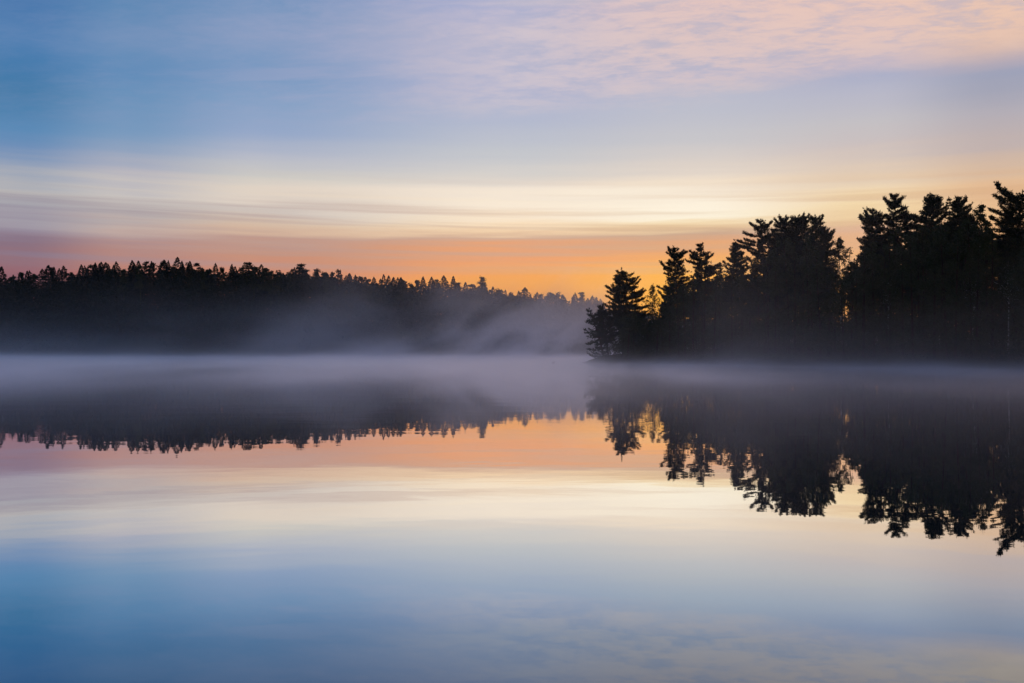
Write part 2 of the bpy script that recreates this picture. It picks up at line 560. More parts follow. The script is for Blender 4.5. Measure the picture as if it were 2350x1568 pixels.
def limb(wood, crown, p0, p1, r0, rng, dens=1.0, up=0.25, bushy=1.0, start=0.22, k=10, L=0.26):
    """one pine limb with its flat pad of needle tufts"""
    p0, p1 = np.asarray(p0, float), np.asarray(p1, float)
    n = 6
    s = np.linspace(0, 1, n)
    ln = np.linalg.norm(p1 - p0)
    sag = (-np.sin(s * PI * 0.9) * 0.10 + (s ** 3) * up * 0.25) * ln
    pts = p0 + (p1 - p0) * s[:, None]
    pts[:, 2] += sag - sag[-1] * s
    pts[1:-1] += rng.normal(size=(n - 2, 3)) * 0.03 * ln
    wood.tube(pts, np.linspace(r0, 0.012, n), 4)
    ax = (p1 - p0) / (ln + 1e-9)
    side = np.cross(ax, (0, 0, 1.0))
    side /= np.linalg.norm(side) + 1e-9
    m = max(4, int(ln / 0.26 * dens * 1.9))
    u = start + (1 - start) * rng.uniform(0, 1, m) ** 0.75
    base = np.stack([np.interp(u, s, pts[:, j]) for j in range(3)], axis=1)
    sg = np.where(rng.uniform(size=m) < 0.5, -1.0, 1.0)[:, None]
    fan = rng.uniform(0.2, 1.0, (m, 1))
    sd = ax * rng.uniform(0.4, 0.9, (m, 1)) + side * sg * fan + np.array([0, 0, 1.0]) * rng.uniform(-0.1, 0.42, (m, 1))
    sd /= np.linalg.norm(sd, axis=1)[:, None]
    sl = (0.30 + 0.34 * ln * (1 - u) * bushy * fan[:, 0]) * rng.uniform(0.6, 1.25, m)
    cs, ms = [], []
    for i in range(m):
        if i % 3 == 0:
            wood.tube([base[i], base[i] + sd[i] * sl[i]], [0.016, 0.006], 3)
        nt = max(2, int(sl[i] / 0.16))
        uu = np.linspace(0.25, 1.0, nt)[:, None]
        cc = base[i] + sd[i] * sl[i] * uu
        cc[:, 2] += 0.10 * uu[:, 0] ** 2
        cs.append(cc)
        ms.append(np.tile(sd[i] * 0.5 + np.array([0, 0, 0.45]), (nt, 1)))
    tuft(crown, np.concatenate(cs), np.concatenate(ms), rng, k, L * 0.9, 0.075, 0.75)
    # terminal shoots stand up
    tuft(crown, pts[-1:] + rng.normal(size=(2, 3)) * 0.06, np.tile(ax * 0.7 + np.array([0, 0, 0.8]), (2, 1)), rng, max(4, k // 2), L, 0.07, 0.5)


def pine(H, lean, profile, rng, limbs=(), whorl=(0.45, 0.95), nb=(4, 7), r0=0.22, dens=1.0, up_top=50, up_low=4, k=10, L=0.26, tr_bow=1.5, skip=0.0):
    """profile: [(z, reach towards -x, reach towards +x)], heights in metres"""
    wood, crown = Geo(), Geo()
    t, p = trunk_line(H, lean, rng, bow=tr_bow)
    rad = r0 * (1 - t * 0.93)
    rad[0] *= 1.35
    wood.tube(p, rad, 8)
    prof = sorted(profile)
    zs = [q[0] for q in prof]
    rl = [q[1] for q in prof]
    rr = [q[2] for q in prof]
    z = zs[0]
    while z < H - 0.30:
        f = (z - zs[0]) / (H - zs[0] + 1e-6)
        if rng.uniform() > skip:
            m = int(rng.integers(nb[0], nb[1])) + 2
            a0 = rng.uniform(0, 2 * PI)
            wl = rng.uniform(0.76, 1.12)            # a whorl's own vigour: the outline steps in and out
            we = rng.normal() * 7
            tip = min(1.0, 0.30 + (H - z) / 1.5)
            for i in range(m):
                a = a0 + i * 2 * PI / m + rng.normal() * 0.3
                c = math.cos(a)
                q = np.interp(z, zs, rl) if c < 0 else np.interp(z, zs, rr)
                mean = 0.5 * (np.interp(z, zs, rl) + np.interp(z, zs, rr))
                wc = abs(c) ** 0.5
                ln = (wc * q + (1 - wc) * mean) * tip * wl * (rng.uniform(0.9, 1.1) if rng.uniform() < 0.6 else rng.uniform(0.4, 0.9))
                if ln < 0.15:
                    continue
                zj = min(z + rng.normal() * 0.13, H - 0.2)
                el = R(up_low + (min(up_top, 24) - up_low) * f ** 2.6 + we + rng.normal() * 7)
                ch = max(math.cos(el), 0.55)
                b = at_h(p, zj - ln * math.tan(min(el, 0.9)) * 0.45)
                e = at_h(p, zj) + np.array([math.cos(a) * ln, math.sin(a) * ln, ln * math.sin(el) * 0.5 / ch])
                limb(wood, crown, b, e, 0.02 + 0.018 * ln, rng, dens, k=k, L=L)
        z += rng.uniform(*whorl) * 0.80
    # inner foliage that closes the crown
    n = int(11 * (H - zs[0]) * dens)
    zz = zs[0] + (H - 0.7 - zs[0]) * rng.uniform(0, 1, n)
    aa = rng.uniform(0, 2 * PI, n)
    cc = []
    for zi, ai in zip(zz, aa):
        q = np.interp(zi, zs, rl) if math.cos(ai) < 0 else np.interp(zi, zs, rr)
        r = q * min(1.0, 0.16 + (H - zi) / 1.9) * 0.82 * rng.uniform(0, 1) ** 0.6
        o = at_h(p, zi) + np.array([math.cos(ai) * r, math.sin(ai) * r, 0.0])
        cc.append(o + rng.normal(size=(4, 3)) * (0.26, 0.26, 0.10))
    cc = np.concatenate(cc)
    tuft(crown, cc, np.tile([[0, 0, 0.5]], (len(cc), 1)), rng, k, L * 0.9, 0.075, 0.9)
    # leader
    top = p[-1]
    q = np.linspace(0, 1, 5)[:, None]
    lead = at_h(p, H - 1.0) * (1 - q) + top * q
    tuft(crown, lead + rng.normal(size=lead.shape) * 0.06, np.tile([[0, 0, 1.0]], (5, 1)), rng, k, L * 1.1, 0.10, 0.55)
    for (z0, ex, ey, ez, dn) in limbs:      # limbs that show by themselves: from height z0 to an end point
        limb(wood, crown, at_h(p, z0), np.array([ex, ey, ez]), 0.07, rng, dn * 1.7, up=0.3, bushy=0.8, start=0.22, k=k, L=L)
    return wood, crown


def spruce(H, lean, rbase, rng, z0=1.0, dens=1.0, r0=0.18):
    wood, crown = Geo(), Geo()
    t, p = trunk_line(H, lean, rng, wob=0.03)
    wood.tube(p, r0 * (1 - t * 0.95), 7)
    z = z0
    while z < H - 0.15:
        f = (H - z) / (H - z0)
        ln = rbase * f ** 0.8
        m = 5 if f < 0.3 else 7
        a0 = rng.uniform(0, 6.28)
        for i in range(m):
            a = a0 + i * 2 * PI / m + rng.normal() * 0.15
            l2 = ln * rng.uniform(0.75, 1.1) + 0.12
            dr = np.array([math.cos(a), math.sin(a), 0])
            b = at_h(p, z)
            n = max(4, int(l2 / 0.10 * dens))
            u = rng.uniform(0.15, 1, n)
            drop = -0.30 * l2 * np.sin(u * PI * 0.75) + 0.10 * l2 * u ** 2
            c = b + dr * (u * l2)[:, None]
            c[:, 2] += drop + (0.18 if f < 0.25 else 0.0) * u * l2 * 3
            sd = np.cross(dr, (0, 0, 1.0))
            off = rng.uniform(-1, 1, n) * (0.30 * l2 * (1 - u) + 0.08)
            c += sd * off[:, None]
            crown.blades(np.repeat(c, 5, 0), np.tile(dr * 0.8 + np.array([0, 0, 0.1]), (5 * n, 1)) + rng.normal(size=(5 * n, 3)) * 0.55,
                         0.30 * rng.uniform(0.6, 1.2, 5 * n), 0.10, rng)
            e = b + dr * l2
            e[2] += drop[np.argmax(u)]
            wood.tube([b, e], [0.02 + 0.01 * l2, 0.008], 3)
        z += rng.uniform(0.26, 0.5)
    lead = np.stack([at_h(p, H - s) for s in (0, 0.2, 0.4, 0.6)])
    tuft(crown, lead, np.tile([[0, 0, 1.0]], (4, 1)), rng, 7, 0.3, 0.07, 0.35)
    return wood, crown


def broadleaf(H, lean, crown_z, rl, rr, rng, nleaf=2600, size=0.20, droop=0.35, ry=None, r0=0.14, airy=0.5, dome=0.62):
    """birch-like: rising limbs, thin twigs that hang, small leaves"""
    wood, crown = Geo(), Geo()
    t, p = trunk_line(H, lean, rng, wob=0.10)
    wood.tube(p, r0 * (1 - t * 0.94), 7)
    ry = ry or 0.5 * (rl + rr)
    nb = 20
    ends = []
    for i in range(nb):
        f = (i + 0.5) / nb
        z = crown_z + (H - crown_z) * f * 0.93
        a = i * 2.4 + rng.normal() * 0.3
        wdt = math.sin(min(1.0, (1 - f) / dome) * PI / 2) * (0.55 + 0.45 * min(1, f / 0.25))
        q = (rl if math.cos(a) < 0 else rr)
        ln = (abs(math.cos(a)) * q + (1 - abs(math.cos(a))) * ry) * wdt * rng.uniform(0.7, 1.05)
        b = at_h(p, max(z - ln * 0.7, crown_z * 0.8))
        e = at_h(p, z) + np.array([math.cos(a) * ln, math.sin(a) * ln, ln * 0.12])
        mid = 0.5 * (b + e) + np.array([0, 0, 0.18 * ln])
        wood.tube([b, mid, e], [0.02 + 0.012 * ln, 0.02, 0.008], 4)
        for _ in range(9):
            u = rng.uniform(0.3, 1.0)
            q0 = b * (1 - u) ** 2 + 2 * mid * u * (1 - u) + e * u * u
            q1 = q0 + rng.normal(size=3) * np.array([0.32, 0.32, 0.22]) * (0.5 + 0.3 * ln)
            q2 = q1 + np.array([rng.normal() * 0.1, rng.normal() * 0.1, -droop * rng.uniform(0.3, 1.5)])
            wood.tube([q0, q1, q2], [0.012, 0.008, 0.004], 3)
            ends.append((q0, q1, q2))
    per = max(2, nleaf // len(ends))
    pts = []
    for q0, q1, q2 in ends:
        if rng.uniform() < airy * 0.4:
            continue
        u = rng.uniform(0, 1, per)[:, None]
        c = np.where(u < 0.5, q0 + (q1 - q0) * u * 2, q1 + (q2 - q1) * (u * 2 - 1))
        pts.append(c + rng.normal(size=(per, 3)) * 0.10)
    crown.leaves(np.concatenate(pts), size, rng)
    return wood, crown


def place_tree(name, label, cat, group, loc, wood, crown, mw, mc):
    r = bpy.data.objects.new(name, None)
    r.location = loc
    r.empty_display_size = 0.5
    C.objects.link(r)
    tag(r, label, cat, group)
    wood.build('trunk', mw, r)
    crown.build('crown', mc, r)
    return r


# ------------------------------------------------------------------ trees on the headland
def shore_dist(px):
    """forward distance of the headland's waterline at a picture column"""
    Xs = FRONT[:, 0]
    pxs = CX + Xs / FRONT[:, 1] * F
    return float(np.interp(px, pxs, FRONT[:, 1]))


def head_pine(seed, label, xb, top, prof, back, limbs=(), kind='pine', **kw):
    """xb: base column; top: (column,row); prof: [(row, left column, right column)]; back: metres behind the waterline"""
    rng = np.random.default_rng(seed)
    Y = shore_dist(xb) + back
    X = wx(xb, Y)
    g = float(head_h(np.array(X), np.array(Y))) - 0.08
    H = wz(top[1], Y) - g
    lean = (wx(top[0], Y) - X, rng.normal() * 0.3)
    m = F / Y
    bow = kw.get('tr_bow', 1.5)

    def tx(row):
        z = wz(row, Y) - g
        return xb + (top[0] - xb) * max(0.0, min(1.0, z / H)) ** bow
    pr = []
    for row, l, r in prof:
        z = wz(row, Y) - g
        c = tx(row)
        pr.append((z, max(0.15, 1.12 * (c - l) / m), max(0.15, 1.12 * (r - c) / m)))
    lm = []
    for z0row, ex, erow, ey, dn in limbs:
        lm.append((wz(z0row, Y) - g, wx(ex, Y) - X, ey, wz(erow, Y) - g, dn))
    wood, crown = pine(H, lean, pr, rng, limbs=lm, **kw)
    return place_tree('pine_tree', label, 'pine tree', 'trees standing on the headland', (X, Y, g), wood, crown, M_BARK, M_PINE)


def head_other(kind, seed, label, xb, top, crow, l, r, back, mw=None, **kw):
    rng = np.random.default_rng(seed)
    Y = shore_dist(xb) + back
    X = wx(xb, Y)
    g = float(head_h(np.array(X), np.array(Y))) - 0.08
    H = wz(top[1], Y) - g
    lean = (wx(top[0], Y) - X, rng.normal() * 0.3)
    m = F / Y
    if kind == 'spruce':
        wood, crown = spruce(H, lean, (r - l) / 2 / m, rng, z0=wz(crow, Y) - g, **kw)
        return place_tree('spruce_tree', label, 'spruce tree', 'trees standing on the headland', (X, Y, g), wood, crown, M_BARK, M_SPRUCE)
    wood, crown = broadleaf(H, lean, wz(crow, Y) - g, (top[0] - l) / m, (r - top[0]) / m, rng, **kw)
    return place_tree('birch_tree', label, 'birch tree', 'trees standing on the headland', (X, Y, g), wood, crown, mw or M_BIRCH, M_LEAF)


head_pine(1, 'small leaning pine at the very tip of the headland, boughs hanging low over the water', 1386, (1352, 711),
          [(818, 1356, 1388), (806, 1343, 1394), (796, 1348, 1396), (786, 1356, 1398), (774, 1349, 1394), (757, 1347, 1384), (735, 1344, 1372), (723, 1345, 1364), (715, 1349, 1357)],
          3.0, r0=0.17, dens=0.6, up_top=20, up_low=-8, whorl=(0.6, 0.95), L=0.24, tr_bow=1.3, k=9)
head_pine(2, 'dark slim pine just right of the leaning pine at the tip of the headland', 1396, (1379, 703),
          [(782, 1376, 1412), (765, 1368, 1416), (745, 1366, 1412), (725, 1368, 1402), (710, 1373, 1388)], 8.0, r0=0.15, dens=0.9, up_top=35, whorl=(0.4, 0.7), L=0.36)
head_pine(3, 'tall bushy pine with stepped crown against the orange glow, nearest the tip of the headland', 1444, (1427, 615),
          [(760, 1402, 1490), (735, 1400, 1486), (712, 1388, 1486), (698, 1392, 1484), (682, 1394, 1476), (669, 1397, 1479), (660, 1391, 1454), (652, 1404, 1466), (638, 1407, 1461), (630, 1413, 1448), (621, 1414, 1436)],
          9.0, r0=0.25, dens=1.15, up_top=48, whorl=(0.45, 0.85), limbs=[(672, 1392, 659, -0.5, 1.1), (690, 1393, 681, 0.5, 1.0), (680, 1479, 668, 0.4, 1.1)])
head_other('birch', 4, 'small airy birch in the gap between the bushy pine and the flag-topped pine', 1497, (1496, 650), 722, 1480, 1514, 12.0,
           nleaf=2900, size=0.17, droop=0.6, airy=0.6, r0=0.11)
head_pine(5, 'pine with flag-shaped top and a long upturned left bough, right of the airy birch', 1561, (1546, 566),
          [(720, 1515, 1600), (690, 1512, 1598), (672, 1514, 1592), (658, 1511, 1586), (650, 1522, 1584), (636, 1530, 1582), (623, 1527, 1579), (612, 1532, 1568), (603, 1538, 1566), (595, 1546, 1564), (587, 1537, 1571), (580, 1534, 1573), (572, 1534, 1552)],
          10.0, r0=0.24, dens=1.0, up_top=40, whorl=(0.45, 0.9), limbs=[(625, 1516, 604, -0.6, 1.2), (600, 1532, 606, -0.4, 1.1), (592, 1575, 578, 0.3, 1.1), (592, 1535, 570, 0.2, 1.2)])
head_pine(6, 'pine with small tufted top above wide flat shelves, right of flag-topped pine', 1611, (1606, 559),
          [(720, 1580, 1655), (690, 1580, 1650), (660, 1586, 1652), (640, 1590, 1650), (623, 1598, 1646), (609, 1588, 1645), (599, 1577, 1628), (588, 1580, 1632), (580, 1586, 1621), (575, 1603, 1611), (569, 1597, 1617), (562, 1599, 1614)],
          13.0, r0=0.23, dens=1.05, up_top=30, whorl=(0.5, 0.95), limbs=[(582, 1586, 578, 0.3, 1.1), (592, 1634, 587, -0.3, 1.1), (602, 1578, 600, 0.2, 1.2), (613, 1646, 609, 0.3, 1.3)])
head_other('birch', 7, 'small ragged broadleaf poking up left of the pointed pine', 1656, (1653, 597), 690, 1640, 1668, 12.0, mw=M_BARK, nleaf=2200, size=0.2, airy=0.6, r0=0.1, droop=0.2)
head_pine(8, 'small pointed pine standing below the pine with long flat left boughs', 1690, (1686, 554),
          [(690, 1660, 1730), (660, 1660, 1728), (630, 1664, 1724), (602, 1665, 1716), (594, 1673, 1708), (585, 1671, 1700), (575, 1678, 1693), (568, 1683, 1688)], 9.0, r0=0.2, dens=1.1, up_top=45, whorl=(0.4, 0.75))
head_pine(9, 'wind-shaped pine with long flat boughs reaching left like shelves', 1757, (1743, 505),
          [(720, 1712, 1800), (680, 1716, 1800), (640, 1722, 1798), (610, 1716, 1792), (589, 1717, 1790), (575, 1735, 1786), (560, 1738, 1788), (545, 1742, 1784), (531, 1738, 1776), (525, 1727, 1766), (517, 1723, 1770), (510, 1738, 1750)],
          10.0, r0=0.27, dens=1.15, up_top=38, whorl=(0.5, 0.9),
          limbs=[(540, 1707, 536, -0.3, 1.3), (556, 1710, 549, 0.4, 1.0), (570, 1688, 562, -0.5, 1.7), (566, 1696, 554, 0.2, 1.3), (586, 1719, 575, 0.2, 1.2), (524, 1723, 515, -0.2, 1.4), (526, 1771, 511, 0.2, 1.4)])
head_pine(10, 'broad dense pine, left one of the flat-topped clump beside the shelving pine', 1800, (1803, 497),
          [(700, 1764, 1840), (650, 1768, 1838), (600, 1772, 1836), (560, 1774, 1832), (526, 1777, 1824), (508, 1779, 1818), (501, 1796, 1810)], 11.0, r0=0.27, dens=1.35, up_top=65, whorl=(0.4, 0.75),
          limbs=[(520, 1780, 504, 0.2, 1.3), (520, 1790, 502, -0.2, 1.2)])
head_pine(11, 'tallest tufted pine in the middle of the flat-topped clump', 1838, (1834, 493),
          [(700, 1796, 1880), (650, 1800, 1878), (600, 1804, 1872), (560, 1808, 1868), (530, 1814, 1862), (510, 1820, 1858), (500, 1826, 1848)], 12.0, r0=0.27, dens=1.3, up_top=65, whorl=(0.45, 0.8),
          limbs=[(515, 1845, 495, 0.1, 1.2), (515, 1854, 496, -0.3, 1.3), (515, 1823, 502, 0.3, 1.1)])
head_pine(12, 'pine with forked upright top at the right end of the flat-topped clump', 1872, (1872, 495),
          [(700, 1838, 1910), (650, 1842, 1908), (600, 1846, 1900), (570, 1850, 1896), (545, 1856, 1892), (525, 1862, 1890), (510, 1864, 1888), (501, 1866, 1880)], 10.0, r0=0.24, dens=1.15, up_top=60, whorl=(0.5, 0.85),
          limbs=[(520, 1889, 497, 0.1, 1.3), (518, 1864, 500, 0.0, 1.2)])
head_pine(13, 'crooked pine leaning right with upswept boughs beside the drooping birch', 1884, (1898, 520),
          [(690, 1856, 1920), (640, 1862, 1920), (600, 1868, 1916), (575, 1876, 1918), (555, 1884, 1918), (540, 1888, 1914), (530, 1890, 1908)], 7.0, r0=0.2, dens=1.0, up_top=50, whorl=(0.5, 0.9),
          limbs=[(556, 1915, 529, 0.0, 1.2), (552, 1909, 534, 0.4, 1.0)])
head_other('birch', 14, 'rounded drooping birch filling the dip before the tallest pines', 1932, (1928, 539), 640, 1898, 1972, 12.0, nleaf=5200, size=0.20, droop=0.7, airy=0.4, r0=0.15)
head_other('birch', 15, 'low round broadleaf below the drooping birch', 1955, (1952, 596), 700, 1914, 1986, 9.0, mw=M_BARK, nleaf=4200, size=0.24, droop=0.25, airy=0.4, r0=0.12)
head_pine(16, 'broad pine with double tufted top where the tall right stand begins', 1998, (2003, 482),
          [(700, 1976, 2040), (640, 1976, 2040), (600, 1980, 2040), (570, 1976, 2038), (545, 1982, 2036), (520, 1981, 2032), (500, 1979, 2026), (490, 1984, 2014)], 10.0, r0=0.25, dens=1.2, up_top=60, whorl=(0.42, 0.78),
          limbs=[(505, 1987, 484, 0.1, 1.4), (508, 1979, 497, 0.2, 1.1)])
head_other('spruce', 17, 'narrow dark spruce between the double-topped pine and the tall tilted pine', 2026, (2023, 485), 640, 2002, 2050, 9.0, dens=1.2)
head_pine(18, 'tall tilted pine with open brush-like top, a bare stem showing under its crown', 2068, (2052, 447),
          [(690, 2030, 2110), (640, 2034, 2108), (600, 2036, 2106), (560, 2036, 2104), (530, 2034, 2102), (510, 2032, 2096), (497, 2034, 2088), (489, 2054, 2076), (480, 2044, 2080), (468, 2036, 2075), (458, 2034, 2073), (452, 2046, 2062)], 11.0, r0=0.24, dens=0.95, up_top=55, whorl=(0.5, 0.85),
          limbs=[(474, 2032, 456, 0.0, 1.4), (474, 2071, 456, 0.1, 1.3), (486, 2082, 478, 0.2, 1.0), (503, 2094, 497, 0.2, 1.1), (505, 2032, 496, -0.2, 1.1)])
head_pine(19, 'dense pine with a ragged slanting top, right of the tall tilted pine', 2148, (2136, 448),
          [(690, 2106, 2196), (640, 2108, 2194), (600, 2106, 2192), (560, 2104, 2188), (530, 2100, 2182), (512, 2096, 2176), (498, 2104, 2170), (487, 2122, 2168), (470, 2130, 2162), (459, 2127, 2152), (452, 2131, 2141)], 12.0, r0=0.27, dens=1.25, up_top=52, whorl=(0.42, 0.8),
          limbs=[(470, 2126, 457, 0.0, 1.2), (478, 2150, 456, 0.1, 1.2), (510, 2097, 496, -0.2, 1.4), (480, 2161, 462, 0.1, 1.2)])
head_other('spruce', 20, 'pointed spruce tip between the ragged slanting pine and the twin-topped pine', 2180, (2179, 454), 640, 2146, 2214, 13.0, dens=1.25)
head_pine(21, 'twin-topped pine right of the pointed spruce tip', 2208, (2199, 453),
          [(690, 2166, 2250), (640, 2170, 2248), (590, 2172, 2244), (550, 2176, 2240), (510, 2182, 2236), (490, 2190, 2230), (475, 2195, 2222), (462, 2194, 2214), (457, 2195, 2204)], 11.0, r0=0.25, dens=1.25, up_top=55, whorl=(0.42, 0.8),
          limbs=[(480, 2218, 456, 0.1, 1.3), (490, 2188, 470, 0.0, 1.1)])
head_other('birch', 22, 'fine-twigged round birch crown between the twin-topped pine and the rightmost pine', 2250, (2250, 463), 600, 2214, 2280, 12.0, nleaf=7500, size=0.20, droop=0.3, airy=0.35, r0=0.17)
head_pine(23, 'rightmost big pine, its top bough bent far left above open lower boughs', 2334, (2350, 436),
          [(690, 2290, 2400), (640, 2292, 2400), (590, 2290, 2400), (550, 2284, 2396), (520, 2290, 2392), (500, 2310, 2390), (480, 2318, 2388), (465, 2326, 2384), (450, 2332, 2378), (441, 2340, 2362)], 9.0, r0=0.28, dens=1.1, up_top=42, whorl=(0.45, 0.85),
          limbs=[(462, 2291, 424, 0.0, 2.0), (462, 2287, 448, 0.3, 1.4), (466, 2306, 438, -0.2, 1.6), (468, 2296, 462, -0.2, 1.0), (492, 2277, 482, 0.0, 1.5), (512, 2280, 500, 0.3, 1.5), (500, 2300, 474, 0.1, 1.1)])
# pale stems low in the wood
head_other('birch', 31, 'slender pale-barked birch stem low in the wood below the tall tilted pine', 2036, (2046, 640), 700, 2022, 2066, 4.0, nleaf=2600, size=0.22, airy=0.3, r0=0.10)
head_other('birch', 32, 'leaning pale birch stem in the mist below the fine-twigged birch crown', 2230, (2246, 620), 700, 2216, 2276, 4.0, nleaf=2600, size=0.22, airy=0.3, r0=0.10)
head_other('birch', 33, 'pale upright birch stem in the mist at the right edge of the wood', 2314, (2317, 600), 690, 2288, 2346, 4.5, nleaf=2600, size=0.22, airy=0.3, r0=0.10)
# the bent little tree at the tip
rng = np.random.default_rng(77)
Yb = shore_dist(1398) + 3.5
Xb = wx(1396, Yb)
gb = float(head_h(np.array(Xb), np.array(Yb))) - 0.05
wb, cb = Geo(), Geo()
for pts in ([(0, 0, 0), (0.25, 0, 0.35), (0.75, 0.1, 0.75), (1.0, 0.1, 1.3), (0.9, 0.2, 2.0)], [(0.5, 0.05, 0.55), (1.1, -0.1, 0.95), (1.5, 0, 1.6)], [(1.0, 0.1, 1.3), (1.4, 0.2, 2.1)]):
    wb.tube(pts, np.linspace(0.09, 0.02, len(pts)), 6)
for c0 in ((0.9, 0.2, 2.0), (1.5, 0, 1.7), (1.4, 0.2, 2.2), (1.1, 0, 1.6), (0.4, 0.2, 1.9)):
    cb.leaves(np.array(c0) + rng.normal(size=(160, 3)) * (0.42, 0.4, 0.28), 0.16, rng)
place_tree('small_tree', 'low bent little tree with crooked stem beside the foot of the leaning pine', 'tree', 'trees standing on the headland', (Xb, Yb, gb), wb, cb, M_BARK, M_LEAF)


# ------------------------------------------------------------------ the dense wood between and behind them
def leaf_cloud(g, c, rad, n, size, rng):
    d = rng.normal(size=(n, 3))
    d /= np.linalg.norm(d, axis=1)[:, None]
    r = rng.uniform(0.25, 1.0, n) ** 0.5
    g.leaves(np.asarray(c) + d * r[:, None] * np.asarray(rad), size, rng)


FILL = np.array([(1385, 760), (1420, 722), (1450, 700), (1490, 728), (1525, 676), (1560, 636), (1600, 624), (1650, 624), (1690, 612), (1730, 612), (1760, 580),
                 (1800, 530), (1860, 530), (1885, 565), (1905, 596), (1940, 612), (1975, 592), (2000, 535), (2030, 530), (2060, 520), (2110, 514), (2160, 494),
                 (2200, 488), (2260, 494), (2290, 520), (2330, 505), (2420, 500), (2700, 560)], float)
rng = np.random.default_rng(5)
fw, fc = Geo(), Geo()
px = 1428.0
while px < 2640:
    for row in range(3):
        if rng.uniform() < 0.12:
            continue
        back = (5 + 9 * row + rng.uniform(-3, 3)) * min(1.0, 0.45 + (px - 1390) / 300)
        p = px + rng.uniform(-9, 9)
        Y = shore_dist(p) + back
        X = wx(p, Y)
        if X > 118:
            continue
        g0 = float(head_h(np.array(X), np.array(Y)))
        top = wz(float(np.interp(p, FILL[:, 0], FILL[:, 1])) + rng.uniform(0, 34) + 6 * row, Y)
        H = top - g0
        if H < 2:
            continue
        ln = rng.normal() * 0.4
        fw.tube([(X, Y, g0 - 0.1), (X + ln * 0.3, Y, g0 + H * 0.4), (X + ln, Y, top - 0.4)], [0.14, 0.10, 0.03], 5)
        n = int(5 + H * 0.75)
        gap0 = rng.uniform(0.22, 0.50)
        gapp = 0.10 + (0.60 if px > 1700 else 0.25) * (0.5 + 0.5 * math.sin(px / 23.0 + 1.0) * math.sin(px / 61.0))
        for i in range(n):
            f = (i + rng.uniform(0, 1)) / n
            f = 0.10 + 0.88 * f
            if gap0 < f < gap0 + 0.24 and rng.uniform() < gapp:      # bare stems between the bushes and the crowns
                continue
            wd = (0.5 + 1.6 * (1 - f) ** 0.6) * rng.uniform(0.6, 1.1)
            a = rng.uniform(0, 6.28)
            c = (X + ln * f + math.cos(a) * wd * 0.7, Y + math.sin(a) * wd * 0.7, g0 + H * f)
            leaf_cloud(fc, c, (wd * 0.8, wd * 0.8, 0.45 + 0.3 * wd), int(70 + 60 * wd), 0.26, rng)
    # bushes along the bank
    for q in range(4 if px > 1530 else 2 if px > 1450 else 0):
        p = px + rng.uniform(-9, 9)
        Y = shore_dist(p) + (rng.uniform(2.5, 6.5) if q < 2 else rng.uniform(7, 22)) * min(1.0, 0.35 + (px - 1390) / 160)
        X = wx(p, Y)
        if X > 118:
            continue
        g0 = float(head_h(np.array(X), np.array(Y)))
        s = rng.uniform(0.5, 1.3) * min(1.0, 0.4 + (px - 1390) / 160)
        leaf_cloud(fc, (X, Y, g0 + s * 0.5), (s * 1.2, s, s * 0.8), int(170 * s), 0.2, rng)
    px += 13.0
wood_o = fc.build('undergrowth', M_LEAF)
tag(wood_o, 'dense dark wood of small trees and bushes filling the headland under the tall pines', None, None, 'stuff')
fw.build('stem', M_BARK, wood_o)


# ------------------------------------------------------------------ far shore trees
def far_spruce(rng, H=16.0, wide=1.0, pts=1100):
    g = Geo()
    g.tube([(0, 0, 0), (0, 0, H * 0.9)], [0.2, 0.03], 5)
    t = rng.uniform(0, 1, pts) ** 1.25 * (H - 1.5)          # distance below the top
    # whorls: quantise the depth
    t = np.round(t / 0.5) * 0.5 + rng.normal(size=pts) * 0.17
    t = np.maximum(t, 0.02)
    rad = np.minimum(0.78 * (t / 1.4) ** 0.66, 2.5) * wide
    a = rng.uniform(0, 2 * PI, pts)
    lob = 0.80 + 0.38 * np.sin(a * 3 + t * 2.1) * np.sin(t * 1.7 + 1.0)
    rr = rad * rng.uniform(0.15, 1.0, pts) ** 0.6 * lob
    c = np.stack([np.cos(a) * rr, np.sin(a) * rr, H - t - rr * 0.22], axis=1)
    d = np.stack([np.cos(a), np.sin(a), np.full(pts, 0.15)], axis=1) + rng.normal(size=(pts, 3)) * 0.45
    g.blades(c, d, np.minimum(0.62, 0.22 + 0.2 * t) * rng.uniform(0.5, 1.1, pts), 0.36, rng)
    g.blades(np.array([[0, 0, H - 0.7]] * 4), np.array([[0, 0, 1.0]] * 4) + rng.normal(size=(4, 3)) * 0.05, 0.9, 0.22, rng)
    return g


def far_pine(rng, H=16.0, sparse=1.0):
    g = Geo()
    ln = rng.normal() * 0.5
    g.tube([(0, 0, 0), (ln * 0.4, 0, H * 0.6), (ln, 0, H - 0.4)], [0.2, 0.14, 0.04], 5)
    z = H - 9.5
    while z < H - 0.2:
        f = (H - z) / 9.5
        for i in range(int(rng.integers(2, 5))):
            a = rng.uniform(0, 6.28)
            l = (0.45 + 1.9 * min(1, f * 1.5) ** 0.7) * rng.uniform(0.5, 1.1)
            b = np.array([ln * z / H, 0, z])
            e = b + np.array([math.cos(a) * l, math.sin(a) * l, 0.30 * l])
            g.tube([b, e], [0.06, 0.02], 3)
            m = int(56 * sparse * (0.5 + 0.4 * l))
            u = rng.uniform(0.3, 1.05, m)[:, None]
            c = b + (e - b) * u + rng.normal(size=(m, 3)) * (0.30, 0.30, 0.16)
            g.blades(c, np.array([[0, 0, 0.7]]) + rng.normal(size=(m, 3)) * 0.8, 0.5 * rng.uniform(0.5, 1.2, m), 0.30, rng)
        z += rng.uniform(0.5, 1.15)
    c = np.array([ln, 0, H - 0.45]) + rng.normal(size=(18, 3)) * (0.2, 0.2, 0.16)
    g.blades(c, np.array([[0, 0, 1.0]]) + rng.normal(size=(18, 3)) * 0.5, 0.45, 0.25, rng)
    return g


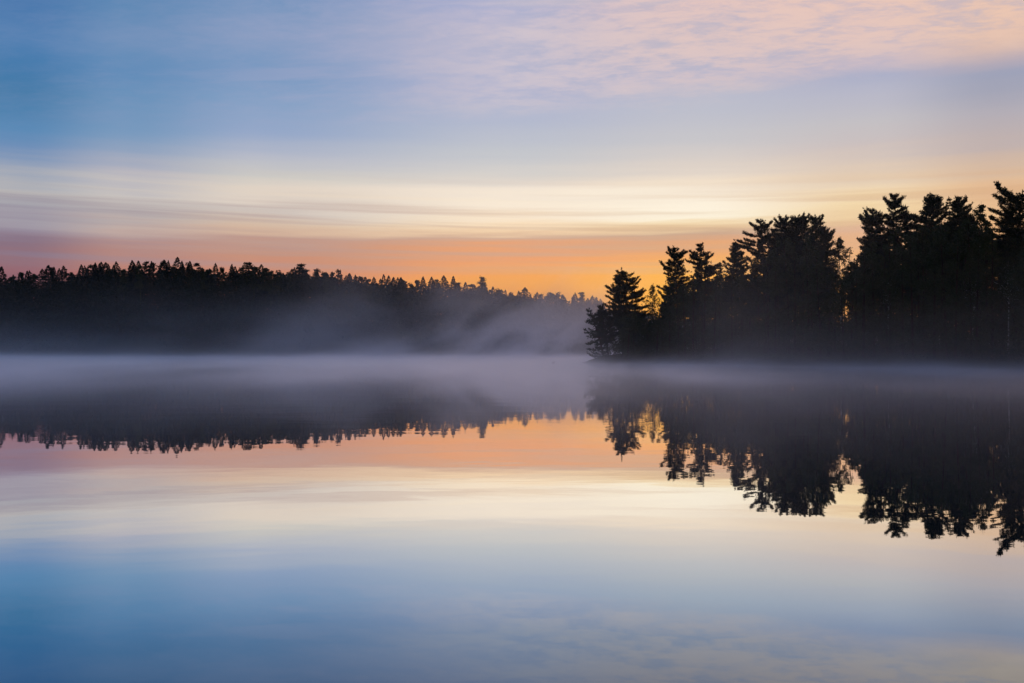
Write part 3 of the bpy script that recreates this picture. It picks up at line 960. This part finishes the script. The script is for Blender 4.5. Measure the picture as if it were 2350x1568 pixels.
def far_round(rng, H=16.0):
    g = Geo()
    g.tube([(0, 0, 0), (0.1, 0, H * 0.55), (0, 0, H - 1)], [0.22, 0.16, 0.04], 5)
    for i in range(30):
        f = rng.uniform(0, 1)
        a = rng.uniform(0, 6.28)
        r = 2.0 * math.sin(max(0.08, (1 - f)) ** 0.55 * PI / 2) * rng.uniform(0.2, 0.95)
        c = (math.cos(a) * r, math.sin(a) * r, H - 7.5 + 6.7 * f)
        s = rng.uniform(0.5, 0.9)
        leaf_cloud(g, c, (s, s, s * 0.75), 64, 0.40, rng)
    return g


FARM = {}
frng = np.random.default_rng(21)
for i in range(6):
    FARM.setdefault('s', []).append(far_spruce(frng).mesh('spruce_tree', M_SPRUCE))
for i in range(3):
    FARM.setdefault('w', []).append(far_spruce(frng, wide=1.15, pts=1300).mesh('spruce_tree', M_SPRUCE))
for i in range(6):
    FARM.setdefault('p', []).append(far_pine(frng, sparse=0.75 + 0.1 * i).mesh('pine_tree', M_PINE))
for i in range(6):
    FARM.setdefault('r', []).append(far_round(frng).mesh('broadleaf_tree', M_LEAF))

# (column, row of the tip, width of the visible top) in photograph pixels, kind: s spruce, w wide spruce, p pine, r round broadleaf
FAR = [
    (0.0, 667.6, 16.6, 's', ('tall dark spruce cut by the left edge of the picture', 'spruce cut by the left edge')), (22.1, 687.5, 12.2, 's'),
    (36.5, 686.4, 14.4, 'r'), (44.3, 682.0, 12.2, 's'), (56.4, 677.0, 13.3, 'r'), (66.9, 677.6, 8.9, 's'), (76.3, 677.0, 11.1, 's'),
    (87.4, 681.4, 17.7, 'r'), (109.5, 672.6, 19.9, 'w'),
    (126.1, 664.3, 22.1, 'w', ('broad stepped spruce taller than its neighbours on the far left skyline', 'broad stepped spruce')),
    (136.6, 669.3, 10.0, 's'), (147.2, 667.6, 8.9, 's'), (156.0, 671.5, 13.3, 's'), (170.9, 666.0, 22.1, 'w'), (182.0, 677.6, 11.1, 'r'),
    (195.8, 673.7, 10.0, 's'), (204.7, 662.1, 12.2, 's'), (211.9, 664.9, 11.1, 's'), (217.4, 669.8, 8.9, 's'), (225.2, 664.3, 11.1, 'p'),
    (230.7, 661.0, 8.9, 's'), (241.2, 656.6, 13.3, 's'), (246.7, 658.2, 10.0, 's'), (253.4, 663.7, 10.0, 's'), (258.4, 655.4, 10.0, 's'),
    (264.4, 656.6, 11.1, 's'), (275.4, 660.4, 11.1, 's'), (286.5, 662.6, 6.6, 's'),
    (294.3, 654.3, 18.8, 'w', ('broad spruce with star-shaped top before the three sharp spires', 'star-topped spruce')), (309.7, 668.7, 16.6, 'r'),
    (326.9, 651.0, 11.1, 's'), (333.5, 659.9, 8.9, 's'), (345.2, 652.1, 10.0, 's'), (351.8, 657.1, 15.5, 'r'), (366.2, 656.0, 14.4, 'p'),
    (376.1, 653.8, 11.1, 's'), (381.1, 654.9, 11.1, 'p'), (397.7, 649.4, 13.3, 's'), (409.3, 653.8, 11.1, 'p'), (418.7, 651.0, 12.2, 's'),
    (434.2, 642.7, 12.2, 's', ('tallest thin column-like spruce spire of the whole far skyline', 'tall column-like spire')), (442.5, 664.3, 10.0, 'r'),
    (454.1, 653.2, 8.9, 's'), (458.6, 659.9, 8.9, 's'), (473.5, 654.3, 17.7, 'r'), (480.7, 653.2, 10.0, 's'), (495.1, 659.9, 10.0, 'p'),
    (503.4, 670.4, 12.2, 'r'), (503.3, 669.9, 11.1, 's'), (518.8, 669.9, 13.3, 'r'), (526.6, 672.1, 8.9, 's'),
    (541.5, 658.3, 14.4, 'w', ('egg-topped spruce standing clear above round crowns, right of the highest spire', 'egg-topped spruce')),
    (558.6, 664.3, 13.3, 'r'), (575.6, 661.0, 11.1, 's'), (580.8, 667.7, 7.7, 's'), (591.8, 666.6, 11.1, 's'), (603.5, 663.8, 14.4, 'r'),
    (618.4, 657.1, 16.6, 'p', ('pine with layered shelves and a bare gap left of its stem, far skyline', 'layered far pine')),
    (633.9, 664.3, 16.6, 'r'), (652.1, 661.0, 13.3, 's'), (663.8, 664.3, 16.6, 'r'), (677.0, 672.6, 14.4, 'r'), (696.9, 673.7, 17.7, 'r'),
    (711.3, 679.8, 11.1, 'r'), (724.6, 677.6, 11.1, 'r'), (731.2, 672.6, 10.0, 's'), (738.8, 668.8, 5.5, 's'),
    (760.0, 660.5, 24.3, 'p', ('large ragged pine with sky showing through its crown, on the far skyline', 'large ragged far pine')),
    (774.3, 683.2, 6.6, 's'), (788.7, 672.1, 13.3, 'p'), (798.7, 676.5, 14.4, 'r'), (808.6, 677.1, 17.7, 'r'), (818.6, 677.1, 14.4, 'r'),
    (834.1, 683.7, 8.9, 'p'), (841.8, 674.3, 12.2, 'p', ('thin open pine standing above low trees, right of a flat broadleaf clump', 'thin open pine')),
    (849.6, 685.9, 10.0, 's'), (854.6, 687.0, 6.6, 's'), (859.0, 688.7, 6.6, 's'), (868.9, 684.3, 12.2, 's'), (875.0, 690.9, 8.9, 's'),
    (882.2, 687.6, 12.2, 's'), (897.2, 690.9, 13.3, 'p'), (910.4, 693.1, 8.9, 's'), (916.0, 692.0, 16.6, 'r'), (934.2, 693.1, 12.2, 's'),
    (946.9, 697.5, 10.0, 's'), (961.9, 686.5, 12.2, 's', ('sharp spruce spire highest among small spruces, mid skyline', 'sharp mid spire')),
    (972.9, 689.8, 11.1, 's'), (981.8, 693.1, 10.0, 's'), (987.9, 694.2, 8.9, 's'), (1000.6, 694.2, 10.0, 's'), (1000.0, 694.3, 11.1, 's'),
    (1007.7, 696.6, 16.6, 'r'), (1033.2, 705.4, 16.6, 'r'), (1045.4, 696.6, 14.4, 'r'),
    (1057.0, 691.6, 16.6, 'w', ('broad rounded spruce left of the middle of the far skyline', 'broad rounded spruce')), (1074.1, 692.1, 11.1, 's'),
    (1081.9, 701.0, 7.7, 's'), (1092.4, 699.3, 10.0, 'p'), (1098.5, 706.5, 10.0, 'r'), (1111.2, 689.9, 17.7, 'w'),
    (1133.3, 691.0, 16.6, 'w', ('egg-shaped dark tree with dense top against the orange sky', 'dense egg-shaped tree')), (1143.8, 706.5, 10.0, 'p'),
    (1154.9, 711.5, 10.0, 's'), (1165.4, 706.0, 8.9, 's'), (1179.2, 704.9, 19.9, 'r'),
    (1192.0, 694.3, 13.3, 'p', ('sparse crooked pine with a gap through its stem, on the orange skyline', 'sparse crooked pine')),
    (1199.2, 703.2, 12.2, 'r'), (1209.1, 715.9, 14.4, 'r'), (1218.0, 712.6, 8.9, 's'), (1231.8, 717.6, 11.1, 's'), (1242.3, 719.8, 13.3, 'r'),
    (1251.7, 724.8, 10.0, 's'), (1251.7, 724.9, 12.2, 's'), (1262.2, 725.4, 11.1, 's'), (1271.6, 732.0, 6.6, 's'), (1285.4, 728.2, 12.2, 'r'),
    (1294.8, 728.2, 8.9, 's'), (1312.5, 719.3, 24.3, 'w', ('wide cone spruce alone above the low misty skyline at the centre', 'wide cone spruce')),
    (1328.6, 736.5, 6.6, 's'), (1336.9, 735.9, 10.0, 's'), (1343.5, 730.9, 8.9, 's'), (1352.9, 734.3, 11.1, 'p'), (1368.4, 734.3, 13.3, 'r'),
    (1377.2, 727.6, 17.7, 'r'), (1396.1, 728.2, 24.3, 'r', ('wide domed broadleaf on the misty skyline left of the headland', 'wide domed broadleaf')),
    (1412.6, 733.2, 11.1, 'r'), (1420.9, 738.7, 8.9, 'r'), (1432.6, 737.6, 10.0, 's'), (1439.8, 732.6, 8.9, 's'), (1450.3, 732.6, 12.2, 'p'),
    (1468.0, 746.4, 7.7, 's'), (1480.1, 740.3, 15.5, 'w'), (1494.5, 743.1, 12.2, 's'), (1503.4, 748.1, 8.9, 's'),
]
ORD = ['', 'first', 'second', 'third', 'fourth', 'fifth', 'sixth', 'seventh', 'eighth', 'ninth', 'tenth', 'eleventh', 'twelfth', 'thirteenth',
       'fourteenth', 'fifteenth', 'sixteenth', 'seventeenth', 'eighteenth', 'nineteenth', 'twentieth', 'twenty-first', 'twenty-second', 'twenty-third',
       'twenty-fourth', 'twenty-fifth', 'twenty-sixth', 'twenty-seventh', 'twenty-eighth', 'twenty-ninth', 'thirtieth']
KN = {'s': ('spruce_tree', 'spruce tree'), 'w': ('spruce_tree', 'spruce tree'), 'p': ('pine_tree', 'pine tree'), 'r': ('broadleaf_tree', 'broadleaf tree')}
KD = {'s': 'narrow pointed spruce', 'w': 'broad cone-shaped spruce', 'p': 'ragged open pine', 'r': 'round-topped broadleaf'}
FAR.sort(key=lambda q: q[0])
lrng = random.Random(3)
mark, cnt = 'tall spruce cut by the left edge', 0
for i, q in enumerate(FAR):
    x, y, w, k = q[:4]
    dist = FAR_Y + lrng.uniform(-8, 6)
    s = 1.0894
    X = wx(x / s, dist)
    top = wz(y / s, dist)
    g0 = float(far_h(np.array(X), np.array(dist))) - 0.2
    H = top - g0
    wm = w / s / F * dist
    o = bpy.data.objects.new(KN[k][0], FARM[k][(i * 7 + i // 3) % len(FARM[k])])
    C.objects.link(o)
    o.location = (X, dist, g0)
    o.rotation_euler = (lrng.gauss(0, 0.03), lrng.gauss(0, 0.035), lrng.uniform(0, 6.28))
    ws = {'s': wm / 1.7, 'w': wm / 2.6, 'p': wm / 1.9, 'r': wm / 2.4}[k]
    ws = 0.45 + 0.65 * max(0.55, min(1.7, ws))
    zs = H / 16.0
    ws *= lrng.uniform(0.8, 1.4)
    o.scale = (ws, ws, zs)
    if len(q) > 4:
        label, mark, cnt = q[4][0], q[4][1], 0
    else:
        cnt += 1
        label = '%s on far skyline, %s right of the %s' % (KD[k], ORD[cnt], mark)
    tag(o, label, KN[k][1], 'trees along the far skyline')

# the wood on the slope below, one dark mass
rng = np.random.default_rng(9)
fs = Geo()
tops = np.array([(q[0] / 1.0894, q[1] / 1.0894) for q in FAR])
for i in range(2400):
    Y = 372 + 80 * rng.uniform() ** 0.8
    X = rng.uniform(-340, 310)
    p = CX + X / Y * F
    g0 = float(far_h(np.array(X), np.array(Y)))
    near = tops[np.abs(tops[:, 0] - p) < 22]
    lim = (np.percentile(near[:, 1], 60) + 3) if len(near) > 1 else float(sky_row(p)) + 6
    cap = wz(lim + 4 + 11 * rng.uniform() ** 1.2, Y)
    H = min(rng.uniform(12, 18), cap - g0)
    if H < 2:
        continue
    n = int(40 + H * 10)
    t = rng.uniform(0, 1, n) * (H - 0.5)
    kind = rng.uniform()
    rad = np.minimum(0.5 + 0.7 * t, 2.6) if kind < 0.35 else np.minimum(1.4 + 0.9 * t ** 0.6, 2.9)
    a = rng.uniform(0, 6.28, n)
    r = rad * rng.uniform(0.1, 1, n) ** 0.5
    c = np.stack([X + np.cos(a) * r, Y + np.sin(a) * r, g0 + H - t], axis=1)
    fs.leaves(c, 1.05, rng)
o = fs.build('forest', M_SPRUCE)
tag(o, 'dark continuous forest covering the far slope below the skyline trees', None, None, 'stuff')


# ------------------------------------------------------------------ two water birds
def bird(label, px, py, face, s=1.0):
    Y = CAM_H * F / (py - HY)
    X = wx(px, Y)
    g = Geo()
    n, m = 12, 10
    V = []
    for i in range(n + 1):       # body: a hull of rings, bow to stern
        u = i / n
        x = (0.5 - u) * 0.44
        wdt = 0.085 * math.sin(min(1, u * 1.25 + 0.08) * PI) ** 0.6 if u < 0.75 else 0.085 * (1 - (u - 0.75) / 0.25) ** 0.7 * 0.78
        zc = 0.055 + 0.05 * max(0, u - 0.72) / 0.28 + 0.02 * max(0, 0.2 - u) / 0.2
        for k in range(m):
            a = 2 * PI * k / m
            V.append((x, math.cos(a) * wdt, zc + math.sin(a) * wdt * 0.85))
    Fc = []
    for i in range(n):
        for k in range(m):
            a0, a1 = i * m + k, i * m + (k + 1) % m
            Fc += [(a0, a1, a1 + m), (a0, a1 + m, a0 + m)]
    g.add(V, Fc)
    g.tube([(0.14, 0, 0.08), (0.19, 0, 0.15), (0.19, 0, 0.23), (0.215, 0, 0.275), (0.255, 0, 0.275), (0.28, 0, 0.268)], [0.055, 0.036, 0.032, 0.045, 0.042, 0.012], 10)
    mt = bark_mat('bird_plumage', (0.02, 0.018, 0.016, 1), (0.07, 0.055, 0.045, 1), 12.0, 1.0)
    o = g.build('water_bird', mt, smooth=True)
    b = Geo()
    b.tube([(0.275, 0, 0.268), (0.32, 0, 0.258), (0.345, 0, 0.254)], [0.014, 0.010, 0.004], 6)
    b.build('bill', bark_mat('bird_bill', (0.10, 0.07, 0.03, 1), (0.16, 0.10, 0.04, 1)), o)
    o.location = (X, Y, 0.0)
    o.rotation_euler = (0, 0, face)
    o.scale = (s, s, s)
    tag(o, label, 'bird', 'birds on the water')


bird('tiny dark water bird afloat in the mist, the left one of two', 1044, 831, R(200))
bird('tiny dark water bird afloat just left of the headland tip', 1270, 833.5, R(20), 1.1)


# ------------------------------------------------------------------ mist over the lake
def mist_mat():
    m = bpy.data.materials.new('mist')
    m.use_nodes = True
    t = NT(m.node_tree)
    t.n.clear()
    geo = t.node('ShaderNodeNewGeometry')
    P = geo.outputs['Position']
    x, y, z = t.sep(P)
    z0 = t.math('MAXIMUM', z, 0.0)
    # the thin sheet lying on the water, in drifting patches
    sheet = t.math('EXPONENT', t.math('MULTIPLY', z0, -1 / 0.40))
    pn = t.noise(t.xyz(t.math('MULTIPLY', x, 0.040), t.math('MULTIPLY', y, 0.016), t.math('MULTIPLY', z, 0.10)), 1.0, 4, 0.6, 0.3)
    patch = t.maprange(pn, 0.36, 0.64, 0.12, 1.95)
    pn2 = t.noise(t.xyz(t.math('MULTIPLY', x, 0.16), t.math('MULTIPLY', y, 0.022), t.math('MULTIPLY', z, 0.3)), 1.0, 3, 0.6, 0.3)
    patch = t.math('MULTIPLY', patch, t.maprange(pn2, 0.36, 0.64, 0.5, 1.5))
    pxs = t.math('DIVIDE', x, t.math('MAXIMUM', y, 10.0))
    patch = t.math('MULTIPLY', patch, t.math('ADD', 1.0, t.math('MULTIPLY', t.math('MULTIPLY', t.maprange(pxs, -0.22, 0.0), t.maprange(pxs, 0.16, 0.06)), 0.5)))
    near = t.maprange(y, 18.0, 85.0, 0.12, 1.0)
    lee = t.math('MULTIPLY', t.maprange(pxs, 0.10, 0.20), t.maprange(y, 55.0, 90.0))
    near = t.math('MULTIPLY', near, t.math('ADD', 1.0, t.math('MULTIPLY', lee, 1.3)))
    a = t.math('MULTIPLY', t.math('MULTIPLY', sheet, patch), t.math('MULTIPLY', near, MIST_A))
    # wisps that rise from it and drift right in front of the far trees
    xs_ = t.math('SUBTRACT', x, t.math('MULTIPLY', z, 0.8))
    wf = t.noise(t.xyz(t.math('MULTIPLY', xs_, 0.052), t.math('MULTIPLY', y, 0.005), t.math('MULTIPLY', z, 0.066)), 1.0, 5, 0.56, 0.3)
    wn = t.noise(t.xyz(t.math('MULTIPLY', xs_, 0.085), t.math('MULTIPLY', y, 0.016), t.math('MULTIPLY', z, 0.13)), 1.0, 4, 0.55, 0.4)
    isfar = t.maprange(y, 190.0, 240.0)
    side = t.maprange(t.math('DIVIDE', x, t.math('MAXIMUM', y, 10.0)), 0.13, 0.24, 0.04, 1.0)
    low_ = t.math('EXPONENT', t.math('MULTIPLY', z0, -1 / 3.5))
    nearw = t.math('MULTIPLY', t.math('MULTIPLY', t.maprange(wn, 0.42, 0.66, 0.08, 2.4), low_), t.math('MULTIPLY', side, 2.2))
    wisp = t.math('ADD', t.math('MULTIPLY', t.maprange(wf, 0.38, 0.70, 0.05, 1.30), isfar), t.math('MULTIPLY', nearw, t.math('SUBTRACT', 1.0, isfar)))
    ht = t.math('EXPONENT', t.math('MULTIPLY', z0, -1 / 6.5))
    # more of it in the middle of the far shore, where the hill is low
    px_ = t.math('DIVIDE', x, t.math('MAXIMUM', y, 10.0))
    mid = t.math('MULTIPLY', t.maprange(px_, -0.33, 0.0), t.maprange(px_, 0.16, 0.06))
    rise = t.math('ADD', t.math('MULTIPLY', ht, t.math('ADD', 1.0, t.math('MULTIPLY', mid, 0.35))),
                  t.math('MULTIPLY', t.math('EXPONENT', t.math('MULTIPLY', z0, -1 / 16.0)), t.math('MULTIPLY', mid, 1.0)))
    far = t.maprange(y, 60.0, 240.0, 0.30, 1.0)
    b = t.math('MULTIPLY', t.math('MULTIPLY', t.math('ADD', wisp, 0.05), rise), t.math('MULTIPLY', far, MIST_B))
    top = t.maprange(z, 29.0, 17.0)
    d = t.math('MULTIPLY', t.math('ADD', a, b), top)
    pv = t.node('ShaderNodeVolumePrincipled')
    pv.inputs['Color'].default_value = (1.0, 0.94, 1.0, 1)
    pv.inputs['Anisotropy'].default_value = 0.80
    t.l.new(d, pv.inputs['Density'])
    o = t.node('ShaderNodeOutputMaterial')
    t.l.new(pv.outputs[0], o.inputs['Volume'])
    m.cycles.volume_step_rate = 0.5
    return m


MIST_A, MIST_B = 0.042, 0.0080
g = Geo()
x0, x1, y0, y1, z0, z1 = -330, 300, 14, 430, -1.0, 36
v = [(x0, y0, z0), (x1, y0, z0), (x1, y1, z0), (x0, y1, z0), (x0, y0, z1), (x1, y0, z1), (x1, y1, z1), (x0, y1, z1)]
q = [(0, 3, 2, 1), (4, 5, 6, 7), (0, 1, 5, 4), (1, 2, 6, 5), (2, 3, 7, 6), (3, 0, 4, 7)]
g.add(v, [t for f in q for t in ((f[0], f[1], f[2]), (f[0], f[2], f[3]))])
mist = g.build('mist', mist_mat())
tag(mist, 'thin morning mist lying on the lake and rising in wisps before the far trees', None, None, 'stuff')
